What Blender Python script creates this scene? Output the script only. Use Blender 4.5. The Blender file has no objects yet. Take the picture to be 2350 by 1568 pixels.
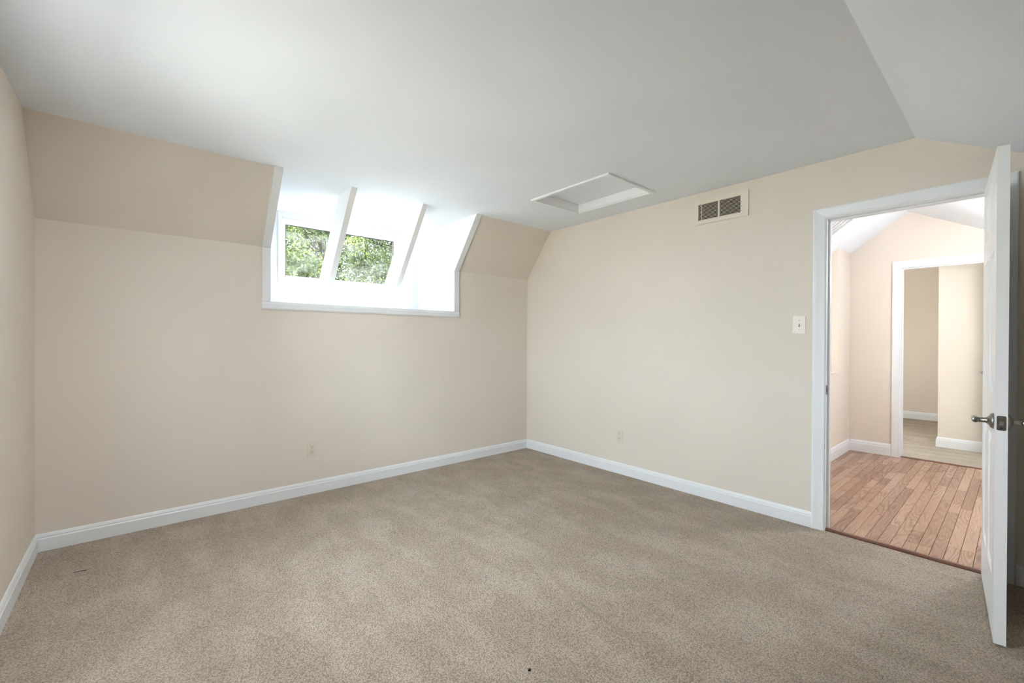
import bpy, bmesh, math, random
from mathutils import Vector, Matrix
random.seed(7)
S = bpy.context.scene
COL = S.collection

# ------------------------------------------------------------------ camera
YAW, PITCH, ROLL, CAMH = 0.7101, -0.0041, 0.0042, 1.22
fw = Vector((math.sin(YAW), math.cos(YAW), 0)); rt = Vector((math.cos(YAW), -math.sin(YAW), 0)); up = Vector((0, 0, 1))
f2 = fw * math.cos(PITCH) + up * math.sin(PITCH); u2 = -fw * math.sin(PITCH) + up * math.cos(PITCH)
cx_ = rt * math.cos(ROLL) + u2 * math.sin(ROLL); cy_ = -rt * math.sin(ROLL) + u2 * math.cos(ROLL); cz_ = -f2
cam = bpy.data.objects.new('camera', bpy.data.cameras.new('camera'))
cam.data.sensor_width = 36; cam.data.lens = 36 * 1005.51 / 2350; cam.data.clip_start = 0.02
cam.matrix_world = Matrix(((cx_.x, cy_.x, cz_.x, 0), (cx_.y, cy_.y, cz_.y, 0), (cx_.z, cy_.z, cz_.z, CAMH), (0, 0, 0, 1)))
COL.objects.link(cam); S.camera = cam

# ------------------------------------------------------------------ world, sun, exposure
SKY = 17.0
w = bpy.data.worlds.new('world'); S.world = w; w.use_nodes = True
bg = w.node_tree.nodes['Background']; bg.inputs[0].default_value = (0.82, 0.91, 1.0, 1); bg.inputs[1].default_value = SKY
sun = bpy.data.objects.new('sun', bpy.data.lights.new('sun', 'SUN')); COL.objects.link(sun)
sun.data.energy = 270; sun.data.angle = 0.01; sun.data.color = (0.97, 0.985, 1.0)
sun.rotation_euler = Vector((-0.03, -0.573, -0.819)).to_track_quat('-Z', 'Y').to_euler()   # high sun on the dormer side
vs = S.view_settings
vs.view_transform = 'Standard'; vs.look = 'None'; vs.gamma = 1.0; vs.use_curve_mapping = False; vs.exposure = 0.6
S.cycles.max_bounces = 8; S.cycles.diffuse_bounces = 6; S.cycles.glossy_bounces = 3; S.cycles.transparent_max_bounces = 16
S.cycles.sample_clamp_indirect = 12.0; S.cycles.caustics_reflective = False; S.cycles.caustics_refractive = False

def portal(loc, direction, sx, sy):            # sampling guide in a window opening, gives off no light of its own
    l = bpy.data.lights.new('window_portal', 'AREA'); l.shape = 'RECTANGLE'; l.size = sx; l.size_y = sy
    l.cycles.is_portal = True
    o = bpy.data.objects.new('window_portal', l); COL.objects.link(o); o.location = loc
    o.rotation_euler = Vector(direction).to_track_quat('-Z', 'Z').to_euler(); return o

# ------------------------------------------------------------------ materials
def srgb(r, g, b):
    f = lambda c: (c / 255 / 12.92) if c / 255 <= 0.04045 else ((c / 255 + 0.055) / 1.055) ** 2.4
    return (f(r), f(g), f(b), 1)
class NT:
    def __init__(s, name):
        s.m = bpy.data.materials.new(name); s.m.use_nodes = True; s.t = s.m.node_tree
        s.b = s.t.nodes['Principled BSDF']; s.out = s.t.nodes['Material Output']
    def n(s, kind, **kw):
        nd = s.t.nodes.new(kind)
        for k, v in kw.items():
            if k.startswith('i_'): nd.inputs[k[2:].replace('_', ' ')].default_value = v
            else: setattr(nd, k, v)
        return nd
    def l(s, a, b): s.t.links.new(a, b)
    def coords(s, kind='Object', scale=(1, 1, 1), rot=(0, 0, 0)):
        tc = s.n('ShaderNodeTexCoord'); mp = s.n('ShaderNodeMapping')
        mp.inputs['Scale'].default_value = scale; mp.inputs['Rotation'].default_value = rot
        s.l(tc.outputs[kind], mp.inputs['Vector']); return mp.outputs[0]
    def ramp(s, src, stops):
        r = s.n('ShaderNodeValToRGB'); e = r.color_ramp.elements
        while len(e) < len(stops): e.new(0.5)
        for el, (p, c) in zip(e, stops): el.position = p; el.color = c
        s.l(src, r.inputs[0]); return r.outputs[0]
    def mix(s, fac, a, b, mode='MIX'):
        m = s.n('ShaderNodeMix', data_type='RGBA', blend_type=mode)
        for sock, v in ((m.inputs[0], fac), (m.inputs[6], a), (m.inputs[7], b)):
            if isinstance(v, (int, float, tuple)): sock.default_value = v
            else: s.l(v, sock)
        return m.outputs[2]
    def math(s, op, a, b=0.0):
        m = s.n('ShaderNodeMath', operation=op)
        for sock, v in ((m.inputs[0], a), (m.inputs[1], b)):
            if isinstance(v, (int, float)): sock.default_value = v
            else: s.l(v, sock)
        return m.outputs[0]
    def noise(s, vec, scale, detail=2, rough=0.5, dist=0.0):
        nd = s.n('ShaderNodeTexNoise'); nd.inputs['Scale'].default_value = scale; nd.inputs['Detail'].default_value = detail
        nd.inputs['Roughness'].default_value = rough; nd.inputs['Distortion'].default_value = dist
        s.l(vec, nd.inputs['Vector']); return nd.outputs['Fac']
    def bump(s, h, strength, dist):
        b = s.n('ShaderNodeBump'); b.inputs['Strength'].default_value = strength; b.inputs['Distance'].default_value = dist
        s.l(h, b.inputs['Height']); s.l(b.outputs[0], s.b.inputs['Normal'])

def paint(name, col, rough, orange=0.15, spec=0.5):
    t = NT(name); v = t.coords()
    big = t.noise(v, 1.7, 1)
    c2 = tuple(x * 0.97 for x in col[:3]) + (1,)
    t.l(t.mix(t.ramp(big, [(0.35, (0, 0, 0, 1)), (0.65, (1, 1, 1, 1))]), col, c2), t.b.inputs['Base Color'])
    t.b.inputs['Roughness'].default_value = rough; t.b.inputs['Specular IOR Level'].default_value = spec
    if orange >= 0.2:                            # roller-stippled wall paint
        t.bump(t.noise(v, 240, 1, 0.6), orange, 0.0006)
    return t.m
M = {}
M['wall'] = paint('beige_wall_paint', srgb(226, 217, 206), 0.75, 0.0, 0.3)
M['ceiling'] = paint('white_ceiling_paint', srgb(232, 237, 244), 0.9, 0.0, 0.2)
M['trim'] = paint('white_trim_paint', srgb(234, 237, 240), 0.38, 0.05)
M['dormer'] = paint('white_dormer_paint', srgb(240, 241, 242), 0.6, 0.08)
M['door'] = paint('white_door_paint', srgb(236, 238, 240), 0.32, 0.04)
M['vinyl'] = paint('white_vinyl', srgb(244, 245, 246), 0.3, 0.02)
M['ivory'] = paint('ivory_plastic', srgb(222, 212, 198), 0.35, 0.02)
M['register'] = paint('almond_enamel', srgb(228, 218, 205), 0.4, 0.02)

def simple(name, col, rough=0.5, metal=0.0):
    t = NT(name); v = t.coords(); nz = t.noise(v, 90, 2)
    t.l(t.mix(t.math('MULTIPLY', nz, 0.3), col, tuple(x * 0.8 for x in col[:3]) + (1,)), t.b.inputs['Base Color'])
    t.b.inputs['Roughness'].default_value = rough; t.b.inputs['Metallic'].default_value = metal; return t.m
M['dark'] = simple('dark_slot', srgb(40, 36, 32), 0.8)
M['duct'] = simple('duct_dark', srgb(52, 44, 38), 0.9)
M['gasket'] = simple('black_gasket', srgb(38, 34, 32), 0.7)
M['nickel'] = simple('satin_nickel', srgb(150, 146, 140), 0.28, 1.0)
M['steel'] = simple('latch_steel', srgb(120, 118, 115), 0.38, 1.0)
M['threshold'] = simple('dark_stained_wood', srgb(98, 58, 40), 0.4)
M['subfloor'] = simple('dark_subfloor', srgb(58, 36, 26), 0.9)
M['bark'] = simple('bark', srgb(84, 74, 66), 0.95)
M['roofing'] = simple('roof_felt', srgb(90, 88, 86), 0.95)
M['twig'] = simple('dark_twig', srgb(34, 28, 22), 0.8)

def carpet():
    t = NT('taupe_cut_pile_carpet'); v = t.coords()
    fine = t.noise(v, 210, 3, 0.7); vor = t.n('ShaderNodeTexVoronoi'); vor.inputs['Scale'].default_value = 165
    wv = t.n('ShaderNodeVectorMath', operation='ADD'); nv = t.n('ShaderNodeTexNoise'); nv.inputs['Scale'].default_value = 60
    t.l(v, nv.inputs['Vector']); t.l(v, wv.inputs[0])
    sc = t.n('ShaderNodeVectorMath', operation='SCALE'); sc.inputs['Scale'].default_value = 0.012
    t.l(nv.outputs['Color'], sc.inputs[0]); t.l(sc.outputs[0], wv.inputs[1]); t.l(wv.outputs[0], vor.inputs['Vector'])
    tuft = vor.outputs['Distance']
    # pile brushed in different directions by the vacuum: long soft strokes and patches
    st = t.coords(scale=(3.2, 0.8, 1), rot=(0, 0, 0.22)); strokes = t.noise(st, 2.3, 2, 0.5, 0.25)
    patch = t.noise(v, 3.4, 2, 0.5, 0.3)
    brushed = t.math('ADD', t.math('MULTIPLY', strokes, 0.5), t.math('MULTIPLY', patch, 0.5))
    base = t.ramp(brushed, [(0.40, srgb(188, 173, 156)), (0.48, srgb(191, 177, 160)), (0.54, srgb(198, 184, 168)), (0.64, srgb(204, 191, 175))])
    spk = t.ramp(fine, [(0.28, (0.56, 0.54, 0.51, 1)), (0.46, (0.96, 0.96, 0.95, 1)), (0.72, (1.22, 1.22, 1.21, 1))])
    col = t.mix(1.0, base, spk, 'MULTIPLY')
    gap = t.ramp(tuft, [(0.30, (1, 1, 1, 1)), (0.72, (0.60, 0.58, 0.55, 1))])
    col = t.mix(1.0, col, gap, 'MULTIPLY')
    t.l(col, t.b.inputs['Base Color']); t.b.inputs['Roughness'].default_value = 1.0
    t.b.inputs['Specular IOR Level'].default_value = 0.05
    t.b.inputs['Sheen Weight'].default_value = 0.15
    hgt = t.math('SUBTRACT', t.math('MULTIPLY', fine, 0.8), tuft)
    t.bump(hgt, 0.9, 0.006); return t.m
M['carpet'] = carpet()

def oak():
    t = NT('red_oak_strip')
    oi = t.n('ShaderNodeObjectInfo'); tc = t.n('ShaderNodeTexCoord')
    off = t.n('ShaderNodeVectorMath', operation='MULTIPLY_ADD')
    cmb = t.n('ShaderNodeCombineXYZ'); 
    for i in range(3): t.l(oi.outputs['Random'], cmb.inputs[i])
    off.inputs[1].default_value = (37, 19, 53); t.l(cmb.outputs[0], off.inputs[0]); t.l(tc.outputs['Object'], off.inputs[2])
    def mapped(scale):
        mp = t.n('ShaderNodeMapping'); mp.inputs['Scale'].default_value = scale; t.l(off.outputs[0], mp.inputs['Vector']); return mp.outputs[0]
    warp = t.noise(mapped((1.5, 10, 10)), 1.0, 1, 0.35)
    fray = t.noise(mapped((30, 300, 1)), 1.0, 1, 0.5)
    g = t.math('FRACT', t.math('ADD', t.math('MULTIPLY', warp, 13.0), t.math('MULTIPLY', fray, 0.22)))
    lines = t.ramp(g, [(0.0, (0.66, 0.60, 0.56, 1)), (0.10, (0.72, 0.67, 0.63, 1)), (0.42, (0.98, 0.97, 0.96, 1)), (0.85, (1, 1, 1, 1)), (1.0, (0.70, 0.65, 0.61, 1))])
    pore = t.ramp(t.noise(mapped((9, 330, 1)), 1.0, 2, 0.6), [(0.40, (0.76, 0.72, 0.69, 1)), (0.56, (1, 1, 1, 1))])
    base = t.ramp(oi.outputs['Random'], [(0.0, srgb(148, 114, 93)), (0.45, srgb(164, 130, 108)), (1.0, srgb(178, 146, 123))])
    strength = t.ramp(t.noise(mapped((0.9, 2, 1)), 1.0, 1), [(0.38, (0.25, 0.25, 0.25, 1)), (0.62, (1, 1, 1, 1))])
    col = t.mix(strength, base, t.mix(1.0, base, lines, 'MULTIPLY')); col = t.mix(0.7, col, pore, 'MULTIPLY')
    t.l(col, t.b.inputs['Base Color']); t.b.inputs['Roughness'].default_value = 0.27
    t.bump(pore, 0.08, 0.001); return t.m
M['oak'] = oak()

def glass(name, dust, tint):
    t = NT(name); v = t.coords()
    tr = t.n('ShaderNodeBsdfTransparent'); tr.inputs[0].default_value = tint
    gl = t.n('ShaderNodeBsdfGlossy'); gl.inputs['Roughness'].default_value = 0.02
    fr = t.n('ShaderNodeFresnel'); fr.inputs[0].default_value = 1.45
    m1 = t.n('ShaderNodeMixShader'); t.l(t.math('MULTIPLY', fr.outputs[0], 0.8), m1.inputs[0]); t.l(tr.outputs[0], m1.inputs[1]); t.l(gl.outputs[0], m1.inputs[2])
    # dust film and wipe streaks on the pane
    a = t.noise(v, 4.5, 4, 0.6, 1.2); st = t.noise(t.coords(scale=(9, 1, 2.5), rot=(0, 0.6, 0)), 6, 3, 0.6, 0.8)
    f = t.ramp(t.math('ADD', t.math('MULTIPLY', a, 0.65), t.math('MULTIPLY', st, 0.35)), [(0.42, (0, 0, 0, 1)), (0.66, (1, 1, 1, 1))])
    df = t.n('ShaderNodeBsdfTranslucent'); df.inputs[0].default_value = (0.7, 0.71, 0.73, 1)
    m2 = t.n('ShaderNodeMixShader'); t.l(t.math('MULTIPLY', f, dust), m2.inputs[0]); t.l(m1.outputs[0], m2.inputs[1]); t.l(df.outputs[0], m2.inputs[2])
    t.l(m2.outputs[0], t.out.inputs[0]); return t.m
M['glass'] = glass('dusty_glass', 0.009, (0.72, 0.74, 0.74, 1))
M['clear'] = glass('clear_glass', 0.0, (0.93, 0.95, 0.95, 1))

def leafmat():
    t = NT('leaf_green'); oi = t.n('ShaderNodeObjectInfo'); v = t.coords()
    n1 = t.noise(v, 2.3, 3, 0.6); n2 = t.noise(v, 17, 1)
    c = t.ramp(t.math('ADD', t.math('MULTIPLY', n1, 0.5), t.math('MULTIPLY', n2, 0.5)),
               [(0.32, srgb(38, 50, 28)), (0.5, srgb(66, 80, 42)), (0.66, srgb(112, 118, 66))])
    t.l(c, t.b.inputs['Base Color']); t.b.inputs['Roughness'].default_value = 0.35
    tl = t.n('ShaderNodeBsdfTranslucent'); t.l(t.mix(0.5, c, srgb(110, 130, 40)), tl.inputs[0])
    mx = t.n('ShaderNodeMixShader'); mx.inputs[0].default_value = 0.3
    t.l(t.b.outputs[0], mx.inputs[1]); t.l(tl.outputs[0], mx.inputs[2]); t.l(mx.outputs[0], t.out.inputs[0]); return t.m
M['leaf'] = leafmat()
def lawn():
    t = NT('pale_gravel'); v = t.coords(); n1 = t.noise(v, 3, 4, 0.6)
    t.l(t.ramp(n1, [(0.35, srgb(96, 94, 88)), (0.65, srgb(124, 120, 112))]), t.b.inputs['Base Color']); t.b.inputs['Roughness'].default_value = 1; return t.m
M['lawn'] = lawn()

# ------------------------------------------------------------------ builders
def tag(o, label=None, cat=None, group=None, kind=None):
    for k, v in (('label', label), ('category', cat), ('group', group), ('kind', kind)):
        if v: o[k] = v
    return o
def finish(name, bm, mat, parent=None, smooth=False, bevel=0.0, loc=None):
    if bevel > 0:
        bmesh.ops.bevel(bm, geom=list(bm.edges), offset=bevel, segments=2, affect='EDGES', profile=0.6, clamp_overlap=True)
    bmesh.ops.recalc_face_normals(bm, faces=list(bm.faces))
    me = bpy.data.meshes.new(name); bm.to_mesh(me); bm.free()
    if smooth:
        for p in me.polygons: p.use_smooth = True
    me.materials.append(M[mat])
    o = bpy.data.objects.new(name, me); COL.objects.link(o)
    if parent is not None: o.parent = parent
    if loc is not None: o.location = loc
    return o
def empty(name, loc=(0, 0, 0), rz=0.0):
    o = bpy.data.objects.new(name, None); o.empty_display_size = 0.1; COL.objects.link(o); o.location = loc; o.rotation_euler = (0, 0, rz); return o
def box(bm, x0, x1, y0, y1, z0, z1):
    vs_ = [bm.verts.new((x, y, z)) for z in (z0, z1) for (x, y) in ((x0, y0), (x1, y0), (x1, y1), (x0, y1))]
    for f in ((3, 2, 1, 0), (4, 5, 6, 7), (0, 1, 5, 4), (1, 2, 6, 5), (2, 3, 7, 6), (3, 0, 4, 7)): bm.faces.new([vs_[i] for i in f])
def prism(bm, pts, vec):
    vec = Vector(vec); a = [bm.verts.new(p) for p in pts]; b = [bm.verts.new(Vector(p) + vec) for p in pts]
    bm.faces.new(a); bm.faces.new(b[::-1]); n = len(a)
    for i in range(n): bm.faces.new((a[i], b[i], b[(i + 1) % n], a[(i + 1) % n]))
def tube(bm, path, radii, seg=16, cap=True):
    rings = []; n = len(path); path = [Vector(p) for p in path]
    d0 = (path[1] - path[0]).normalized(); ref = Vector((0, 0, 1)) if abs(d0.z) < 0.9 else Vector((1, 0, 0))
    for i, p in enumerate(path):
        d = (path[min(i + 1, n - 1)] - path[max(i - 1, 0)]).normalized()
        a = d.cross(ref).normalized(); b = a.cross(d).normalized(); r = radii[i] if isinstance(radii, (list, tuple)) else radii
        rings.append([bm.verts.new(p + (a * math.cos(t) + b * math.sin(t)) * r) for t in (2 * math.pi * k / seg for k in range(seg))])
    for i in range(n - 1):
        for k in range(seg): bm.faces.new((rings[i][k], rings[i][(k + 1) % seg], rings[i + 1][(k + 1) % seg], rings[i + 1][k]))
    if cap: bm.faces.new(rings[0][::-1]); bm.faces.new(rings[-1])
def BX(name, mat, dims, parent=None, bevel=0.0):
    bm = bmesh.new(); box(bm, *dims); return finish(name, bm, mat, parent, bevel=bevel)
def boxes(name, mat, lst, parent=None):
    bm = bmesh.new()
    for d in lst: box(bm, *d)
    return finish(name, bm, mat, parent)
def slab_with_hole(name, mat, axis, t0, t1, a0, a1, b0, b1, hole, parent=None):
    """wall slab: axis 'x' spans a=y, b=z; 'y' spans a=x, b=z; 'z' spans a=x, b=y; hole = (a0,a1,b0,b1)"""
    h0, h1, k0, k1 = hole; L = []
    for (p, q, r, s) in ((a0, h0, b0, b1), (h1, a1, b0, b1), (h0, h1, b0, k0), (h0, h1, k1, b1)):
        if q - p > 1e-4 and s - r > 1e-4:
            L.append({'x': (t0, t1, p, q, r, s), 'y': (p, q, t0, t1, r, s), 'z': (p, q, r, s, t0, t1)}[axis])
    return boxes(name, mat, L, parent)
def struct(o, label=None): return tag(o, label, None, None, 'structure')

# room constants ------------------------------------------------------------
X0, XB, YA, YS = -0.4325, 3.361, 3.648, -1.6
ZC, ZK, YM, YR = 2.376, 1.898, 3.280, 0.399
SL = 0.531
TB = 0.115                       # thickness of the door wall
OX0, OX1, OZ = 0.757, 2.376, 1.492   # dormer opening
YW = 4.373                       # dormer window wall
JV0, JV1, JZ = 0.085, 0.818, 2.003   # room door clear opening
XH0, XH1 = XB + TB, 6.075        # hall
YHL = 1.258                      # hall half wall
HR_Y, HR_Z, HSN, HSS = 0.771, 2.566, 0.755, 0.541

# ------------------------------------------------------------------ floor (carpet)
RIDGE = [(2.6, 3.5), (1.98, 2.55), (1.80, 2.05), (1.60, 1.55), (1.53, 1.33), (1.515, 1.05), (1.54, 0.72), (1.60, 0.3), (1.7, -0.4)]
def seg_d(px, py):
    best = (9, 0, 0)
    tot = 0
    for (ax, ay), (bx, by) in zip(RIDGE, RIDGE[1:]):
        dx, dy = bx - ax, by - ay; L2 = dx * dx + dy * dy
        t = max(0, min(1, ((px - ax) * dx + (py - ay) * dy) / L2)); qx, qy = ax + t * dx, ay + t * dy
        d = math.hypot(px - qx, py - qy)
        if d < best[0]: best = (d, (dx * (py - ay) - dy * (px - ax)), qy)
    return best
bm = bmesh.new(); NX, NY = 190, 262; grid = []
for j in range(NY + 1):
    row = []
    for i in range(NX + 1):
        x = X0 + (XB + 0.012 - X0) * i / NX; y = YS + (YA - YS) * j / NY
        d, side, qy = seg_d(x, y)
        amp = 0.013 * max(0, min(1, (2.15 - qy) / 0.7)); z = amp * math.exp(-(d / 0.022) ** 2)
        row.append(bm.verts.new((x, y, z)))
    grid.append(row)
for j in range(NY):
    for i in range(NX): bm.faces.new((grid[j][i], grid[j][i + 1], grid[j + 1][i + 1], grid[j + 1][i]))
fl = struct(finish('floor', bm, 'carpet', smooth=True), 'taupe cut pile carpet covering the attic bedroom floor')
struct(BX('floor_slab', 'roofing', (X0 - 0.15, 9.5, YS - 0.15, YA + 0.15, -0.30, -0.02)), 'structural floor slab under the rooms')

# ------------------------------------------------------------------ room walls and ceiling
bm = bmesh.new()
box(bm, X0 - 0.15, OX0 - 0.02, YA, YA + 0.12, -0.02, ZK); box(bm, OX1 + 0.02, XB + TB, YA, YA + 0.12, -0.02, ZK)
box(bm, OX0 - 0.02, OX1 + 0.02, YA, YA + 0.12, -0.02, OZ - 0.03)
for (a, b) in ((X0 - 0.15, OX0 - 0.02), (OX1 + 0.02, XB)):
    prism(bm, [(a, YA, ZK), (a, YM, ZC), (a, YM, 2.46), (a, YA + 0.12, 2.46), (a, YA + 0.12, ZK)], (b - a, 0, 0))
struct(finish('wall_north', bm, 'wall'), 'beige knee wall with sloped upper part around the dormer')
slab_wall = slab_with_hole('wall_west', 'wall', 'x', X0 - 0.15, X0, YS - 0.12, YA + 0.12, -0.02, 2.46, (1.65, 2.62, 0.60, 2.05))
struct(slab_wall, 'beige gable wall beside the dormer wall')
we = slab_with_hole('wall_east', 'wall', 'x', XB, XB + TB, YS - 0.12, YA + 0.12, -0.02, 2.75, (JV0 - 0.02, JV1 + 0.02, -0.02, JZ + 0.02))
struct(we, 'beige wall with the open door and air vent')
struct(BX('wall_south', 'wall', (X0 - 0.15, XB, YS - 0.12, YS, -0.02, 1.5)), 'low beige knee wall opposite the dormer')
struct(BX('wall_nook_shade', 'wall', (2.30, XB, -0.95, -0.14, -0.02, 2.3)), 'unseen beige wall block added to shade the nook behind the open door')  # out-of-view block added to darken the nook behind the door
# flat ceiling (hatch hole cut out) runs on into the dormer
HX0, HX1, HY0, HY1 = 2.497, 3.035, 1.888, 2.617
bm = bmesh.new()
q = 0.0155
for d in ((X0 - 0.15, HX0 - q, YR, YM), (HX1 + q, XB, YR, YM), (HX0 - q, HX1 + q, YR, HY0 - q), (HX0 - q, HX1 + q, HY1 + q, YM)): box(bm, d[0], d[1], d[2], d[3], ZC, ZC + 0.10)
box(bm, OX0 - 0.03, OX1 + 0.03, YM, YW + 0.1, ZC, ZC + 0.10)
struct(finish('ceiling', bm, 'ceiling'), 'flat white ceiling running on into the dormer')
bm = bmesh.new(); zs = ZC - SL * (YR - YS)
prism(bm, [(X0 - 0.15, YR, ZC), (X0 - 0.15, YS - 0.12, zs - SL * 0.12), (X0 - 0.15, YS - 0.12, 2.476), (X0 - 0.15, YR, 2.476)], (XB - X0 + 0.15, 0, 0))
struct(finish('ceiling_slope', bm, 'ceiling'), 'sloped white ceiling above the doorway side')

# ------------------------------------------------------------------ dormer: lining, sill, window wall, rafters
bm = bmesh.new()
for a in (OX0 - 0.02, OX1):
    prism(bm, [(a, YA, OZ - 0.05), (a, YA, ZK), (a, YM, ZC), (a, YW + 0.1, ZC), (a, YW + 0.1, OZ - 0.05)], (0.02, 0, 0))
box(bm, OX0 - 0.14, OX0 - 0.02, YA + 0.12, YW + 0.1, OZ - 0.2, ZC + 0.1); box(bm, OX1 + 0.02, OX1 + 0.14, YA + 0.12, YW + 0.1, OZ - 0.2, ZC + 0.1)
struct(finish('wall_dormer_sides', bm, 'dormer'), 'white side walls inside the dormer')
struct(BX('trim_sill', 'dormer', (OX0 - 0.02, OX1 + 0.02, YA + 0.001, YW + 0.1, OZ - 0.05, OZ)), 'deep white ledge along the bottom of the dormer')
GX0, GX1, GZ0, GZ1 = 1.000, 2.140, 1.762, 2.318         # window rough opening
ww = slab_with_hole('wall_dormer_end', 'dormer', 'y', YW, YW + 0.1, OX0, OX1, OZ, ZC, (GX0, GX1, GZ0, GZ1))
struct(ww, 'white end wall of the dormer around the window')
K = (YA - YM) / (ZC - ZK)
for i, rx in enumerate((1.243, 1.853)):
    r = empty('rafter', (rx, 4.0, OZ)); 
    tag(r, ('white sloping rafter crossing the dormer in front of the window glass', 'white sloping rafter crossing the dormer past the far edge of the window')[i], 'rafter', 'painted rafters across the dormer opening', 'thing')
    yt = 3.318; yb = yt + (ZC - OZ) * K
    bm = bmesh.new(); prism(bm, [(0, yb - 4.0, 0), (0, yt - 4.0, ZC - OZ), (0, yt + 0.29 - 4.0, ZC - OZ), (0, yb + 0.29 - 4.0, 0)], (0.046, 0, 0))
    finish('beam', bm, 'dormer', r, bevel=0.002)
    BX('support_block', 'dormer', (0.001, 0.045, 0.13, YW - 4.0, 0.0, 0.225), r, bevel=0.002)

# dormer casing boards (trim_1)
t1 = struct(empty('trim_1', (OX0, YA, 1.438)), 'pale grey-white casing boards edging the dormer opening')
def local(p, o): return (p[0] - o.location.x, p[1] - o.location.y, p[2] - o.location.z)
TT = 0.017

# unit normal of the sloped part, pointing into the room
sl = Vector((0, YM - YA, ZC - ZK)).normalized(); nr = Vector((0, -sl.z, sl.y))
kneeoff = (YA - TT, ZK - TT * math.tan(math.atan2(-sl.y, sl.z) / 2))
topoff = Vector((0, YM, ZC)) + nr * TT; tt = (ZC - topoff.z) / sl.z; topoff = topoff + sl * tt
for (a, b) in ((0.706, OX0 + 0.004), (OX1 - 0.004, 2.430)):
    bm = bmesh.new(); prism(bm, [local(p, t1) for p in ((a, YA, OZ + 0.0045), (a, YA, ZK), (a, kneeoff[0], kneeoff[1]), (a, YA - TT, OZ + 0.0045))], (b - a, 0, 0))
    finish('casing_board', bm, 'trim', t1, bevel=0.003)
    bm = bmesh.new(); prism(bm, [local(p, t1) for p in ((a, YA, ZK + 0.001), (a, YM, ZC), (a, topoff.y, ZC), (a, kneeoff[0], kneeoff[1] + 0.001))], (b - a, 0, 0))
    finish('casing_board', bm, 'trim', t1, bevel=0.003)
bm = bmesh.new()
pr = [(0, YA, 1.438), (0, YA - 0.012, 1.438), (0, YA - 0.018, 1.448), (0, YA - 0.018, 1.475), (0, YA - 0.010, OZ + 0.004), (0, YA, OZ + 0.004)]
prism(bm, [local((0.7055, p[1], p[2]), t1) for p in pr], (2.4305 - 0.7055, 0, 0)); finish('casing_board', bm, 'trim', t1)

# dormer window
w1 = struct(empty('window_1', (GX0, YW, GZ0)), 'small dusty dormer window looking onto leafy trees')
def frame4(name, mat, parent, axis, t0, t1, a0, a1, b0, b1, wd, bevel=0.0):
    """four-sided frame as four boards; wd = (left, right, bottom, top) widths"""
    L = [(a0, a0 + wd[0], b0, b1), (a1 - wd[1], a1, b0, b1), (a0 + wd[0], a1 - wd[1], b0, b0 + wd[2]), (a0 + wd[0], a1 - wd[1], b1 - wd[3], b1)]
    for (p, q, r, s) in L:
        if q - p < 1e-4 or s - r < 1e-4: continue
        d = {'x': (t0, t1, p, q, r, s), 'y': (p, q, t0, t1, r, s)}[axis]
        o = BX(name, mat, d, parent, bevel)
        o.location = -parent.location
frame4('casing_board', 'dormer', w1, 'y', YW - 0.014, YW, 0.972, 2.170, 1.732, ZC - 0.001, (0.032, 0.034, 0.032, 0.052), 0.002)
frame4('frame_board', 'vinyl', w1, 'y', YW - 0.003, YW + 0.09, GX0 + 0.001, GX1 - 0.001, GZ0 + 0.001, GZ1 - 0.001, (0.012, 0.012, 0.016, 0.02), 0.002)
frame4('sash_board', 'vinyl', w1, 'y', YW + 0.015, YW + 0.05, GX0 + 0.013, GX1 - 0.013, GZ0 + 0.017, GZ1 - 0.021, (0.026, 0.03, 0.02, 0.03), 0.003)
frame4('gasket', 'gasket', w1, 'y', YW + 0.024, YW + 0.034, GX0 + 0.0395, GX1 - 0.0435, GZ0 + 0.0375, GZ1 - 0.0515, (0.003, 0.005, 0.003, 0.005))
g = BX('pane', 'glass', (GX0 + 0.041, GX1 - 0.045, YW + 0.027, YW + 0.031, GZ0 + 0.039, GZ1 - 0.053), w1); g.location = -w1.location
portal(((GX0 + GX1) / 2, YW + 0.12, (GZ0 + GZ1) / 2), (0, -1, 0), 1.12, 0.55)

# ------------------------------------------------------------------ windows added out of the frame for daylight
def window(name, label, axis, t_in, t_out, a0, a1, b0, b1):
    o = struct(empty(name, (t_in, (a0 + a1) / 2, b0) if axis == 'x' else ((a0 + a1) / 2, t_in, b0)), label)
    s = 1 if t_out > t_in else -1
    lo, hi = sorted((t_in - s * 0.015, t_in)); frame4('casing_board', 'trim', o, axis, lo, hi, a0 - 0.06, a1 + 0.06, b0 - 0.06, b1 + 0.06, (0.06,) * 4, 0.003)
    lo, hi = sorted((t_in, t_out)); frame4('frame_board', 'vinyl', o, axis, lo, hi, a0, a1, b0, b1, (0.025,) * 4)
    c = (t_in + t_out) / 2; zm = (b0 + b1) / 2
    for (p, q, off) in ((b0 + 0.025, zm + 0.02, 0.0), (zm - 0.02, b1 - 0.025, 0.032 * s)):
        frame4('sash_board', 'vinyl', o, axis, c + off - 0.014, c + off + 0.014, a0 + 0.025, a1 - 0.025, p, q, (0.04,) * 4)
        d = (c + off - 0.002, c + off + 0.002, a0 + 0.065, a1 - 0.065, p + 0.04, q - 0.04)
        if axis == 'y': d = (d[2], d[3], d[0], d[1], d[4], d[5])
        gp = BX('pane', 'clear', d, o); gp.location = -o.location
    return o
window('added_window_2', 'unseen double-hung window added to the beige west wall for daylight', 'x', X0, X0 - 0.15, 1.65, 2.62, 0.60, 2.05)  # added out of frame as daylight fill for the bedroom
portal((X0 - 0.2, 2.135, 1.325), (1, 0, 0), 0.97, 1.45)

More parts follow.
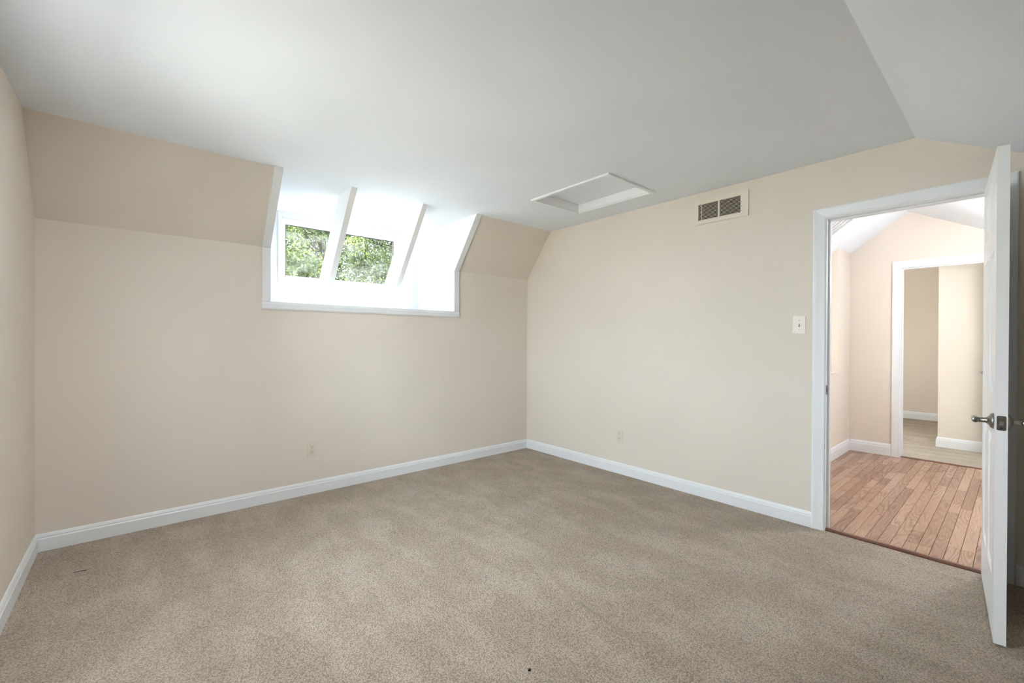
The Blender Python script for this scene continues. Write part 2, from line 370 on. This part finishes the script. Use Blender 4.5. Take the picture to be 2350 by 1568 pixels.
# ------------------------------------------------------------------ baseboards
BP = [(0, 0), (0.014, 0), (0.014, 0.070), (0.0105, 0.076), (0.0105, 0.083), (0.006, 0.094), (0.003, 0.099), (0, 0.099)]
def baseboard(name, path, label, hs=1.0, parent=None):
    """path: floor points; the board stands on the LEFT-hand side of the walking direction's right (room on the right)"""
    bm = bmesh.new(); P = [Vector((p[0], p[1], 0)) for p in path]; rings = []
    for i, p in enumerate(P):
        dirs = []
        if i > 0: dirs.append((P[i] - P[i - 1]).normalized())
        if i < len(P) - 1: dirs.append((P[i + 1] - P[i]).normalized())
        ns = [Vector((d.y, -d.x, 0)) for d in dirs]
        nn = ns[0] if len(ns) == 1 else (ns[0] + ns[1]) / (1 + ns[0].dot(ns[1]))
        rings.append([bm.verts.new(p + nn * t + Vector((0, 0, z * hs - (0.01 if z == 0 else 0)))) for (t, z) in BP])
    n = len(BP)
    for a, b in zip(rings, rings[1:]):
        for k in range(n): bm.faces.new((a[k], a[(k + 1) % n], b[(k + 1) % n], b[k]))
    bm.faces.new(rings[0]); bm.faces.new(rings[-1][::-1])
    return struct(finish(name, bm, 'trim', parent), label)
E_ = 0.0142
baseboard('baseboard_west', [(X0, YS), (X0, YA - E_)], 'white baseboard along the gable wall')
baseboard('baseboard_north', [(X0, YA), (XB, YA)], 'white baseboard below the dormer')
baseboard('baseboard_east', [(XB, YA - E_), (XB, 0.887)], 'white baseboard between the corner and the door casing')
baseboard('baseboard_east_nook', [(XB, 0.012), (XB, -0.14)], 'short white baseboard behind the open door')

# ------------------------------------------------------------------ door casings, jambs, thresholds
CP = [(0.0, 0.0), (0.0, 0.009), (0.006, 0.0115), (0.012, 0.0105), (0.030, 0.0130), (0.048, 0.0165), (0.060, 0.0175), (0.066, 0.0150), (0.066, 0.0)]
def casing(parent, xw, sgn, y0, y1, ztop, zb=0.0):
    """mitred casing around an opening in a wall at x=xw; sgn=-1 stands proud towards -x; profile (outward, proud)"""
    def corner(k, wd, th):
        x = xw + sgn * th
        return {0: (x, y1 + wd, zb), 1: (x, y1 + wd, ztop + wd), 2: (x, y0 - wd, ztop + wd), 3: (x, y0 - wd, zb)}[k]
    for i in range(3):
        bm = bmesh.new(); A = [bm.verts.new(corner(i, *p)) for p in CP]; B = [bm.verts.new(corner(i + 1, *p)) for p in CP]; n = len(CP)
        for k in range(n): bm.faces.new((A[k], A[(k + 1) % n], B[(k + 1) % n], B[k]))
        bm.faces.new(A); bm.faces.new(B[::-1])
        o = finish('casing_board', bm, 'trim', parent); o.location = -parent.location
def door_frame(name, label, x0, x1, y0, y1, ztop, stop_at):
    t = struct(empty(name, (x0, (y0 + y1) / 2, 0)), label)
    casing(t, x0, -1, y0 - 0.005, y1 + 0.005, ztop + 0.005); casing(t, x1, 1, y0 - 0.005, y1 + 0.005, ztop + 0.005)
    for d in ((x0, x1, y1, y1 + 0.02, -0.01, ztop + 0.02), (x0, x1, y0 - 0.02, y0, -0.01, ztop + 0.02), (x0, x1, y0, y1, ztop, ztop + 0.02)):
        o = BX('jamb_board', 'trim', d, t, 0.0015); o.location = -t.location
    a, b = stop_at
    for d in ((a, b, y1 - 0.011, y1, -0.005, ztop), (a, b, y0, y0 + 0.011, -0.005, ztop), (a, b, y0 + 0.011, y1 - 0.011, ztop - 0.011, ztop)):
        o = BX('stop_board', 'trim', d, t, 0.002); o.location = -t.location
    return t
tr2 = door_frame('trim_2', 'white casing and jamb of the open room door', XB, XB + TB, JV0, JV1, JZ, (XB + 0.038, XB + 0.072))
# strike plate on the latch-side jamb
sp = struct(empty('trim_strike_plate', (XB + 0.018, JV1, 0.905)), 'small metal strike plate on the door jamb')
BX('plate', 'steel', (-0.014, 0.012, -0.0016, 0.0, -0.03, 0.03), sp); BX('bolt_hole', 'dark', (-0.006, 0.006, -0.0022, -0.0014, -0.012, 0.012), sp)
bm = bmesh.new(); prism(bm, [(XB + 0.004, JV0, -0.01), (XB + 0.004, JV0, 0.006), (XB + 0.014, JV0, 0.013), (XB + 0.034, JV0, 0.013), (XB + 0.046, JV0, 0.008), (XB + 0.046, JV0, -0.01)], (0, JV1 - JV0, 0))
struct(finish('trim_threshold', bm, 'threshold'), 'dark brown wooden threshold strip between carpet and hall floor')

# ------------------------------------------------------------------ doors (six-panel) with levers
def lever(parent, loc, ydir, towards):
    h = empty('lever_handle', loc); h.parent = parent
    s = ydir
    bm = bmesh.new(); tube(bm, [(0, 0, 0), (0, s * 0.004, 0), (0, s * 0.009, 0), (0, s * 0.013, 0), (0, s * 0.018, 0)], [0.0325, 0.0325, 0.029, 0.02, 0.0145], 28)
    finish('rosette', bm, 'nickel', h, True)
    bm = bmesh.new(); tube(bm, [(0, s * 0.014, 0), (0, s * 0.02, 0), (0, s * 0.024, 0), (0, s * 0.050, 0)], [0.014, 0.0125, 0.0105, 0.0105], 20); finish('neck', bm, 'nickel', h, True)
    bm = bmesh.new(); d = towards
    tube(bm, [(-d * 0.014, s * 0.052, 0), (-d * 0.012, s * 0.052, 0), (0, s * 0.052, 0), (d * 0.06, s * 0.052, 0.001), (d * 0.095, s * 0.050, -0.003), (d * 0.105, s * 0.048, -0.006)], [0.0085, 0.0115, 0.0115, 0.0105, 0.0095, 0.006], 18)
    finish('lever', bm, 'nickel', h, True); return h
PZ = ((0.235, 0.815), (0.995, 1.592), (1.700, 1.925))
def make_door(name, label, origin, rz, wd, hgt, zb):
    d = struct(empty(name, (origin[0], origin[1], zb), rz), label); t = 0.035
    st = 0.108; mid = 0.10; c = wd / 2
    px = ((st, c - mid / 2), (c + mid / 2, wd - st))
    bm = bmesh.new()
    for (a, b) in ((0, st), (c - mid / 2, c + mid / 2), (wd - st, wd)): box(bm, a, b, 0, t, 0, hgt)
    zr = [0] + [z for p in PZ for z in p] + [hgt]
    for k in range(0, len(zr), 2):
        for (a, b) in px: box(bm, a, b, 0, t, zr[k], zr[k + 1])
    bmesh.ops.remove_doubles(bm, verts=list(bm.verts), dist=1e-5)
    finish('stiles_and_rails', bm, 'door', d)
    for (a, b) in px:
        for (z0, z1) in PZ:                              # raised-and-fielded panel: sunk moulding ring then a proud field, both faces
            bm = bmesh.new()
            for (y0, s) in ((0.0, 1), (t, -1)):
                lv = ((0.0, 0.0), (0.009, 0.009), (0.020, 0.0105), (0.048, 0.002), (0.052, 0.002))
                rings = []
                for (ins, dep) in lv:
                    y = y0 + s * dep
                    rings.append([bm.verts.new(p) for p in ((a + ins, y, z0 + ins), (b - ins, y, z0 + ins), (b - ins, y, z1 - ins), (a + ins, y, z1 - ins))])
                for r0, r1 in zip(rings, rings[1:]):
                    for k in range(4): bm.faces.new((r0[k], r0[(k + 1) % 4], r1[(k + 1) % 4], r1[k]))
                bm.faces.new(rings[-1])
            finish('panel', bm, 'door', d)
    lz = 0.895 - zb
    lever(d, (wd - 0.062, 0.0, lz), -1, -1); lever(d, (wd - 0.062, t, lz), 1, -1)
    lp = empty('latch', (wd, t / 2, lz)); lp.parent = d
    bm = bmesh.new(); rr = 0.005; pts = []
    for (sy, sz, a0) in ((1, 1, 0), (-1, 1, 90), (-1, -1, 180), (1, -1, 270)):
        for q in range(5):
            a = math.radians(a0 + q * 22.5); pts.append((-0.0005, sy * (0.0128 - rr) + rr * math.cos(a), sz * (0.029 - rr) + rr * math.sin(a)))
    prism(bm, pts, (0.0021, 0, 0))
    finish('face_plate', bm, 'steel', lp)
    bm = bmesh.new(); prism(bm, [(0.001, -0.0065, -0.0085), (0.011, -0.0065, -0.0085), (0.003, 0.0065, -0.0085), (0.001, 0.0065, -0.0085)], (0, 0, 0.017)); finish('bolt', bm, 'nickel', lp)
    for zz in (-0.021, 0.021):
        bm = bmesh.new(); tube(bm, [(0.0014, 0, zz), (0.0022, 0, zz)], [0.0042, 0.0036], 14); finish('screw', bm, 'dark' if zz < 0 else 'nickel', lp)
    for zz in (0.2, 1.0, 1.8):
        bm = bmesh.new(); tube(bm, [(-0.005, t + 0.004, zz - 0.045), (-0.005, t + 0.004, zz + 0.045)], 0.006, 12); box(bm, -0.002, 0.0, 0.004, t + 0.002, zz - 0.045, zz + 0.045)
        finish('hinge', bm, 'nickel', d)
    return d
make_door('door_1', 'white six-panel door standing open into the bedroom with satin lever handle', (3.350, 0.131), math.pi + math.radians(4.9), 0.738, 1.99, 0.010)

# ------------------------------------------------------------------ wall fittings
def plate_body(o, wd, hg, mat='ivory'):
    bm = bmesh.new(); box(bm, -wd / 2, wd / 2, -0.0055, 0, -hg / 2, hg / 2)
    bmesh.ops.bevel(bm, geom=[e for e in bm.edges if e.verts[0].co.y < -0.005 and e.verts[1].co.y < -0.005], offset=0.0035, segments=2, affect='EDGES')
    return finish('cover_plate', bm, mat, o)
def outlet(label, loc, rz):
    o = tag(empty('wall_outlet', loc, rz), label, 'outlet', 'electrical outlets low on the bedroom walls')
    plate_body(o, 0.073, 0.119)
    for zz in (0.0195, -0.0195):
        bm = bmesh.new(); n = 24; ring = []
        for k in range(n):
            a = 2 * math.pi * k / n; ring.append((0.0172 * math.cos(a), -0.0050, max(-0.0135, min(0.0135, 0.0172 * math.sin(a))) + zz))
        prism(bm, ring, (0, -0.0022, 0)); r = finish('receptacle', bm, 'ivory', o)
        for sx in (-0.0064, 0.0064): BX('slot', 'dark', (sx - 0.0013, sx + 0.0013, -0.0078, -0.0071, zz + 0.0005, zz + 0.0085), r)
        bm = bmesh.new(); tube(bm, [(0, -0.0078, zz - 0.0065), (0, -0.0071, zz - 0.0065)], 0.0026, 10); finish('ground_hole', bm, 'dark', r)
    bm = bmesh.new(); tube(bm, [(0, -0.0066, 0), (0, -0.005, 0)], 0.0028, 12); finish('screw', bm, 'ivory', o)
outlet('ivory duplex outlet on the wall below the dormer', (1.056, YA, 0.346), 0.0)
outlet('ivory duplex outlet on the door wall near the corner', (XB, 2.392, 0.343), -math.pi / 2)
sw = tag(empty('light_switch', (XB, 0.968, 1.325), -math.pi / 2), 'ivory toggle light switch beside the door casing', 'light switch')
plate_body(sw, 0.078, 0.120)
BX('toggle_slot', 'bark', (-0.0045, 0.0045, -0.0060, -0.0053, -0.0105, 0.0105), sw)
bm = bmesh.new(); prism(bm, [(-0.0042, -0.0055, -0.006), (-0.0042, -0.0055, 0.008), (-0.0042, -0.0165, 0.0115), (-0.0042, -0.0165, 0.005)], (0.0084, 0, 0)); finish('toggle', bm, 'ivory', sw, bevel=0.0008)
for zz in (-0.030, 0.030):
    bm = bmesh.new(); tube(bm, [(0, -0.0066, zz), (0, -0.005, zz)], 0.0028, 12); finish('screw', bm, 'steel', sw)

# wall air vent: local x along the wall (towards -y in the room), local -y into the room
av = tag(empty('air_vent', (XB, 1.489, 2.2205), -math.pi / 2), 'almond metal air register with dark louvres high on the door wall', 'air vent')
W2, H2 = 0.1975, 0.0935
frame_in = (-0.172, 0.145, -0.062, 0.062)
for (a, b, c, d) in ((-W2, frame_in[0], -H2, H2), (frame_in[1], W2, -H2, H2), (frame_in[0], frame_in[1], -H2, frame_in[2]), (frame_in[0], frame_in[1], frame_in[3], H2)):
    BX('frame_board', 'register', (a, b, -0.011, 0.0, c, d), av)
BX('duct', 'duct', (frame_in[0], frame_in[1], -0.001, 0.0, frame_in[2], frame_in[3]), av)
cb = -0.013
BX('center_bar', 'register', (cb - 0.006, cb + 0.006, -0.010, -0.001, frame_in[2], frame_in[3]), av)
BX('damper_bar', 'register', (-0.150, -0.146, -0.009, -0.001, frame_in[2], frame_in[3]), av)
NS = 13; pitch = (frame_in[3] - frame_in[2]) / NS
for (a, b) in ((frame_in[0] + 0.0005, cb - 0.0062), (cb + 0.0062, frame_in[1] - 0.0005)):
    bm = bmesh.new(); prism(bm, [(0, -0.0085, -0.0022), (0, -0.0085, -0.0002), (0, -0.0015, 0.0030), (0, -0.0015, 0.0010)], (b - a, 0, 0))
    first = finish('slat', bm, 'register', av, loc=(a, 0, frame_in[2] + pitch * 0.55))
    for k in range(1, NS):
        c = first.copy(); COL.objects.link(c); c.parent = av; c.location = (a, 0, frame_in[2] + pitch * (k + 0.55))
for sx in (-0.187, 0.176):
    bm = bmesh.new(); tube(bm, [(sx, -0.0125, 0), (sx, -0.0105, 0)], 0.004, 12); finish('screw', bm, 'register', av)

# attic hatch: thin trim, lined shaft and recessed panel
ah = tag(empty('attic_hatch', ((HX0 + HX1) / 2, (HY0 + HY1) / 2, ZC)), 'white trimmed attic hatch with recessed panel in the ceiling', 'hatch')
def hatch(name, mat, d, bev=0.0):
    o = BX(name, mat, d, ah, bev); o.location = -ah.location; return o
tw, th = 0.028, 0.014
for d in ((HX0 - tw, HX0, HY0 - tw, HY1 + tw), (HX1, HX1 + tw, HY0 - tw, HY1 + tw), (HX0, HX1, HY0 - tw, HY0), (HX0, HX1, HY1, HY1 + tw)):
    hatch('trim_board', 'trim', (d[0], d[1], d[2], d[3], ZC - th, ZC), 0.003)
SH = 0.115
for d in ((HX0 - 0.015, HX0, HY0 - 0.015, HY1 + 0.015), (HX1, HX1 + 0.015, HY0 - 0.015, HY1 + 0.015), (HX0, HX1, HY0 - 0.015, HY0), (HX0, HX1, HY1, HY1 + 0.015)):
    hatch('lining_board', 'dormer', (d[0], d[1], d[2], d[3], ZC + 0.0005, ZC + SH + 0.05))
hatch('panel', 'ceiling', (HX0 + 0.002, HX1 - 0.002, HY0 + 0.002, HY1 - 0.006, ZC + 0.066, ZC + 0.085))
hatch('panel_backing', 'dormer', (HX0 - 0.015, HX1 + 0.015, HY0 - 0.015, HY1 + 0.015, ZC + SH + 0.05, ZC + SH + 0.07))

# ------------------------------------------------------------------ hall beyond the door
HN, HS_ = 2.45, -1.5            # extent of the hall in y (stair recess behind the half wall)
def hz(y): return HR_Z - (HSN * (y - HR_Y) if y > HR_Y else HSS * (HR_Y - y))
fh = struct(BX('floor_hall', 'subfloor', (XB + 0.03, XH1 + 0.03, HS_, YHL + 0.02, -0.02, -0.004)), 'red oak strip floor in the hall')
PW = 0.0575; cache = {}
def plank_mesh(L):
    k = round(L, 3)
    if k not in cache:
        bm = bmesh.new(); box(bm, -L / 2 + 0.0004, L / 2 - 0.0004, -PW / 2 + 0.0009, PW / 2 - 0.0009, -0.008, 0.0)
        top = [e for e in bm.edges if e.verts[0].co.z > -1e-5 and e.verts[1].co.z > -1e-5]
        bmesh.ops.bevel(bm, geom=top, offset=0.0006, segments=1, affect='EDGES')
        me = bpy.data.meshes.new('plank'); bmesh.ops.recalc_face_normals(bm, faces=list(bm.faces)); bm.to_mesh(me); bm.free(); me.materials.append(M['oak']); cache[k] = me
    return cache[k]
y = YHL - PW / 2; rng = random.Random(3)
while y > -1.1:
    x = XB + 0.046; end = XH1 + 0.028; x -= 0
    firstpiece = True
    while x < end - 0.01:
        L = rng.choice((0.25, 0.35, 0.45, 0.6, 0.75, 0.9))
        if firstpiece: L = rng.choice((0.15, 0.25, 0.4, 0.55, 0.7)); firstpiece = False
        if end - (x + L) < 0.12: L = end - x
        o = bpy.data.objects.new('plank', plank_mesh(L)); COL.objects.link(o); o.parent = fh
        o.location = (x + L / 2, y, 0.004 + rng.uniform(-0.0002, 0.0002)); x += L
    y -= PW
# half wall with opening above, and the full-height return
struct(BX('wall_hall_half', 'wall', (XH0, 5.60, YHL, YHL + 0.12, -0.02, 0.878)), 'low beige half wall along the hall')
bm = bmesh.new(); box(bm, XH0, 5.58, YHL - 0.012, YHL + 0.132, 0.878, 0.897)
struct(finish('trim_ledge', bm, 'wall', bevel=0.004), 'beige ledge capping the hall half wall')
bm = bmesh.new(); prism(bm, [(5.60, YHL, -0.02), (5.60, YHL, hz(YHL)), (5.60, HN, hz(HN)), (5.60, HN, -0.02)], (XH1 - 5.60, 0, 0))
struct(finish('wall_hall_north', bm, 'wall'), 'beige wall at the end of the hall half wall')
struct(BX('wall_hall_recess', 'wall', (XH0, 5.60, HN, HN + 0.1, -0.02, hz(HN) + 0.1)), 'beige low wall behind the hall half wall')
struct(BX('floor_recess', 'carpet', (XH0, 5.60, YHL + 0.12, HN, -0.02, 0.0)), 'carpeted floor behind the hall half wall')
struct(BX('wall_hall_south', 'wall', (XH0, XH1, HS_ - 0.1, HS_, -0.02, 1.6)), 'beige low wall at the far side of the hall')
struct(slab_with_hole('wall_hall_east', 'wall', 'x', XH1, XH1 + TB, HS_ - 0.1, HN + 0.1, -0.02, 2.75, (JV0 - 0.02, 0.843, -0.02, 2.005)), 'beige hall wall with the second doorway')
# hall ceiling slopes; the north one holds a skylight added for light
KX0, KX1, KY0, KY1 = 3.65, 4.65, 1.94, 2.36
bm = bmesh.new()
def slope_piece(bm, x0, x1, y0, y1):
    prism(bm, [(x0, y0, hz(y0)), (x0, y1, hz(y1)), (x0, y1, hz(y1) + 0.12), (x0, y0, hz(y0) + 0.12)], (x1 - x0, 0, 0))
for d in ((XH0, KX0, HR_Y, HN + 0.1), (KX1, XH1, HR_Y, HN + 0.1), (KX0, KX1, HR_Y, KY0), (KX0, KX1, KY1, HN + 0.1)): slope_piece(bm, *d)
struct(finish('ceiling_hall_north', bm, 'ceiling'), 'white hall ceiling slope holding the louvred vent')
bm = bmesh.new(); slope_piece(bm, XH0, XH1, HS_ - 0.1, HR_Y)
struct(finish('ceiling_hall_south', bm, 'ceiling'), 'white hall ceiling slope beyond the ridge')
sk = struct(empty('added_skylight', (KX0, KY0, hz(KY0))), 'unseen skylight added to the hall ceiling slope for daylight')  # added out of view to bring more daylight into the hall
for (a, b, c, d) in ((KX0, KX0 + 0.04, KY0, KY1), (KX1 - 0.04, KX1, KY0, KY1), (KX0 + 0.04, KX1 - 0.04, KY0, KY0 + 0.035), (KX0 + 0.04, KX1 - 0.04, KY1 - 0.035, KY1)):
    bm = bmesh.new(); prism(bm, [(a, c, hz(c) + 0.06), (a, d, hz(d) + 0.06), (a, d, hz(d) + 0.15), (a, c, hz(c) + 0.15)], (b - a, 0, 0)); o = finish('frame_board', bm, 'vinyl', sk); o.location = -sk.location
bm = bmesh.new(); c, d = KY0 + 0.035, KY1 - 0.035; prism(bm, [(KX0 + 0.04, c, hz(c) + 0.10), (KX0 + 0.04, d, hz(d) + 0.10), (KX0 + 0.04, d, hz(d) + 0.106), (KX0 + 0.04, c, hz(c) + 0.106)], (KX1 - KX0 - 0.08, 0, 0))
o = finish('pane', bm, 'clear', sk); o.location = -sk.location
ym_ = (KY0 + KY1) / 2; portal(((KX0 + KX1) / 2, ym_ + 0.11, hz(ym_) + 0.15), (0, -HSN, -1), KX1 - KX0, (KY1 - KY0) * 1.25)

# hall trims
t3 = door_frame('trim_3', 'white casing and jamb of the second doorway across the hall', XH1, XH1 + TB, JV0, 0.823, 1.985, (XH1 + 0.035, XH1 + 0.07))
HB = 1.3
baseboard('baseboard_hall_north', [(XH0, YHL), (XH1, YHL)], 'tall white baseboard along the hall half wall', HB)
baseboard('baseboard_hall_east', [(XH1, YHL - 0.0142), (XH1, 0.895)], 'short white baseboard beside the second doorway', HB)
baseboard('baseboard_hall_east_end', [(XH1, 0.012), (XH1, HS_)], 'white baseboard beyond the second doorway', HB)
bm = bmesh.new(); prism(bm, [(XH1 + 0.02, JV0, -0.01), (XH1 + 0.02, JV0, 0.006), (XH1 + 0.03, JV0, 0.012), (XH1 + 0.052, JV0, 0.012), (XH1 + 0.06, JV0, 0.006), (XH1 + 0.06, JV0, -0.01)], (0, 0.823 - JV0, 0))
struct(finish('trim_threshold_far', bm, 'threshold'), 'dark wooden threshold strip under the second doorway')

# louvred vent on the hall slope
cv = tag(empty('ceiling_vent', (5.0, 1.13, hz(1.13))), 'white louvred grille on the sloped hall ceiling', 'air vent')
cv.rotation_euler = (math.atan2(-HSN, 1), 0, 0)
BX('back_plate', 'duct', (-0.21, 0.085, -0.115, 0.115, -0.003, -0.001), cv)
for xb in (-0.215, -0.145, -0.068, 0.004, 0.080): BX('bar', 'trim', (xb, xb + 0.010, -0.12, 0.12, -0.012, -0.001), cv)
for yb in (-0.125, 0.115): BX('edge_board', 'trim', (-0.215, 0.09, yb, yb + 0.010, -0.012, -0.001), cv)
bm = bmesh.new(); box(bm, -0.205, 0.08, -0.0022, 0.0022, -0.009, -0.003); fs = finish('slat', bm, 'trim', cv, loc=(0, -0.108, 0))
for k in range(1, 26):
    c = fs.copy(); COL.objects.link(c); c.parent = cv; c.location = (0, -0.108 + k * 0.0086, 0)

# ------------------------------------------------------------------ second room beyond the hall
XR0 = XH1 + TB
struct(BX('floor_far_room', 'carpet', (XH1 + 0.055, 9.35, -1.0, 2.4, -0.02, 0.004)), 'pale carpet in the room beyond the hall')
struct(BX('wall_far_end', 'wall', (9.27, 9.4, 0.5, 2.5, -0.02, 2.5)), 'beige end wall of the far room')
struct(BX('wall_far_closet', 'wall', (7.04, 9.4, -1.1, 0.628, -0.02, 2.5)), 'beige projecting wall inside the far room')
struct(slab_with_hole('wall_far_north', 'wall', 'y', 2.4, 2.52, XR0, 9.4, -0.02, 2.5, (6.3, 7.7, 0.6, 1.65)), 'beige far room wall holding the added window')
struct(BX('wall_far_south', 'wall', (XR0, 7.04, -1.1, -1.0, -0.02, 2.5)), 'beige side wall of the far room')
struct(BX('ceiling_far_room', 'ceiling', (XR0, 9.4, -1.1, 2.52, 2.42, 2.55)), 'flat white ceiling of the far room')
window('added_window_4', 'unseen double-hung window added to light the far room', 'y', 2.4, 2.52, 6.3, 7.7, 0.6, 1.65)  # added unseen opening that lights the far room
portal((7.0, 2.6, 1.125), (0, -1, 0), 1.4, 1.05)
baseboard('baseboard_far_end', [(9.27, 2.4), (9.27, 0.628)], 'white baseboard along the far room end wall', 1.2)
baseboard('baseboard_far_closet', [(9.27, 0.628), (7.04, 0.628), (7.04, -1.0)], 'white baseboard around the projecting far room wall', 1.2)
make_door('door_2', 'white six-panel door half hidden in the far doorway with satin lever', (XR0 + 0.004, 0.088), math.radians(10), 0.735, 1.97, 0.012)

# added fill lamps, all unseen: bedroom (above the camera), hall and far room (behind the door heads)
def lampmat(strength):
    t = NT('fill_lamp_glow'); e = t.n('ShaderNodeEmission'); v = t.coords(); nz = t.noise(v, 8, 1)
    t.l(t.mix(t.math('MULTIPLY', nz, 0.1), (0.93, 0.965, 1.0, 1), (0.92, 0.96, 1.0, 1)), e.inputs[0]); e.inputs[1].default_value = strength
    t.l(e.outputs[0], t.out.inputs[0]); return t.m
M['fill_lamp_hall'] = lampmat(112.0); M['fill_lamp_far'] = lampmat(36.0); M['fill_lamp_room'] = lampmat(66.0)
def lamp(label, loc, mat, drop):
    o = tag(empty('fill_ceiling_lamp', loc), label, 'lamp')
    bm = bmesh.new(); tube(bm, [(0, 0, 0.04), (0, 0, -drop), (0, 0, -drop - 0.02)], [0.02 if drop > 0.03 else 0.15, 0.02 if drop > 0.03 else 0.15, 0.15], 28); finish('mount', bm, 'nickel', o)
    bm = bmesh.new(); P_ = [(0, 0, -drop - 0.02 - 0.09 * math.sin(a)) for a in (0, 0.3, 0.6, 0.9, 1.2, 1.5)]
    tube(bm, P_, [0.14 * math.cos(a) + 0.002 for a in (0, 0.3, 0.6, 0.9, 1.2, 1.5)], 28); finish('shade', bm, mat, o, True)
dl = tag(empty('fill_ceiling_lamp', (-0.05, 1.42, ZC)), 'unseen flat round lamp added to the bedroom ceiling for fill light', 'lamp')  # added fill light for the dim left side of the bedroom
bm = bmesh.new(); tube(bm, [(0, 0, 0), (0, 0, -0.020), (0, 0, -0.022)], [0.19, 0.19, 0.172], 36, cap=False); finish('rim', bm, 'trim', dl)
bm = bmesh.new(); tube(bm, [(0, 0, -0.008), (0, 0, -0.016)], [0.17, 0.17], 36); finish('diffuser', bm, 'fill_lamp_room', dl)
gl_ = tag(empty('fill_pendant_lamp', (4.75, -0.25, hz(-0.25))), 'unseen opal globe lamp added to brighten the hall', 'lamp')  # added out of sight to light the hall walls and ceiling slope
bm = bmesh.new(); tube(bm, [(0, 0, 0.01), (0, 0, -0.06)], [0.012, 0.012], 12); finish('stem', bm, 'nickel', gl_, True)
bm = bmesh.new(); bmesh.ops.create_uvsphere(bm, u_segments=28, v_segments=16, radius=0.10); finish('globe', bm, 'fill_lamp_hall', gl_, True, loc=(0, 0, -0.155))
lamp('unseen opal lamp added to brighten the far room', (6.62, 1.45, 2.42), 'fill_lamp_far', 0.0)  # added fill light for the room beyond the hall

# ------------------------------------------------------------------ outdoors
GZ = -2.9
struct(BX('ground', 'lawn', (-60, 60, -60, 70, GZ - 0.2, GZ)), 'pale gravel yard around the house')
def tree(label, x, y, z0, z1, rad, nleaf, seed, ls):
    rg = random.Random(seed); t = tag(empty('leafy_tree', (x, y, GZ)), label, 'tree', 'trees outside the dormer window')
    lo, hi = z0 - GZ, z1 - GZ; mid = (lo + hi) / 2; hh = (hi - lo) / 2
    bm = bmesh.new()
    tube(bm, [(0, 0, -0.1), (0.06, 0.03, lo), (-0.05, 0.1, mid), (0.04, 0, hi - 0.5)], [0.22, 0.17, 0.11, 0.02], 10); finish('trunk', bm, 'bark', t, True)
    bm = bmesh.new(); cl = []
    for k in range(180):
        zz = rg.uniform(-0.97, 0.97); a = rg.uniform(0, 2 * math.pi); r = rad * math.sqrt(1 - zz * zz * 0.85) * rg.uniform(0.3, 0.95)
        c = Vector((r * math.cos(a), r * math.sin(a), mid + hh * 0.92 * zz)); cl.append((c, rad * rg.uniform(0.16, 0.30)))
        b0 = Vector((0, 0, c.z - rg.uniform(0.3, 1.0) * r)); m_ = (b0 + c) / 2 + Vector((0, 0, 0.08))
        tube(bm, [b0, m_, c], [0.04, 0.024, 0.008], 6)
    finish('branches', bm, 'bark', t, True)
    V, F = [], []
    for k in range(nleaf):
        c, cr = cl[rg.randrange(len(cl))]
        g = Vector((rg.gauss(0, 1), rg.gauss(0, 1), rg.gauss(0, 0.8)))
        if g.length > 2.2: g = g * (2.2 / g.length)
        p = c + g * cr * 0.6
        s = ls * rg.uniform(0.6, 1.3)
        m = Matrix.Rotation(rg.uniform(0, 6.28), 3, 'Z') @ Matrix.Rotation(rg.gauss(0.2, 0.6), 3, 'X') @ Matrix.Rotation(rg.gauss(0, 0.5), 3, 'Y')
        i = len(V)
        for q in ((0, 0, 0), (0.30, 0.40, 0.06), (0, 1.1, -0.08), (-0.30, 0.40, 0.06)): V.append(p + m @ (Vector(q) * s))
        F += [(i, i + 1, i + 2), (i, i + 2, i + 3)]
    me = bpy.data.meshes.new('foliage'); me.from_pydata(V, [], F); me.materials.append(M['leaf'])
    o = bpy.data.objects.new('foliage', me); COL.objects.link(o); o.parent = t; o['kind'] = 'stuff'
    return t
tree('leafy tree seen through the pane beside the first rafter', 2.2, 13.2, -0.6, 10.0, 2.1, 85000, 1, 0.105)
tree('leafy tree seen through the pane between the two rafters', 7.15, 13.5, -0.6, 10.5, 2.1, 85000, 2, 0.105)
tree('tall tree standing behind the two near ones outside the window', 6.3, 20.2, -0.6, 12.0, 3.2, 70000, 3, 0.16)

# ------------------------------------------------------------------ small debris on the carpet
bm = bmesh.new(); tube(bm, [(-0.026, 0.006, 0.002), (-0.008, 0.001, 0.004), (0.012, -0.003, 0.004), (0.028, -0.007, 0.003)], [0.0007, 0.0013, 0.0016, 0.0009], 6)
tag(finish('twig', bm, 'twig', None, True, loc=(-0.216, 3.188, 0.001)), 'thin dark twig lying on the carpet near the gable corner', 'twig')
bm = bmesh.new(); bmesh.ops.create_icosphere(bm, subdivisions=2, radius=0.006)
for v in bm.verts: v.co = Vector((v.co.x * 1.2, v.co.y * 0.8, v.co.z * 0.6)) * (1 + 0.25 * math.sin(v.co.x * 900) * math.cos(v.co.y * 700))
tag(finish('lint_crumb', bm, 'twig', None, True, loc=(1.102, 1.175, 0.004)), 'small dark crumb lying alone on the open foreground carpet', 'debris')
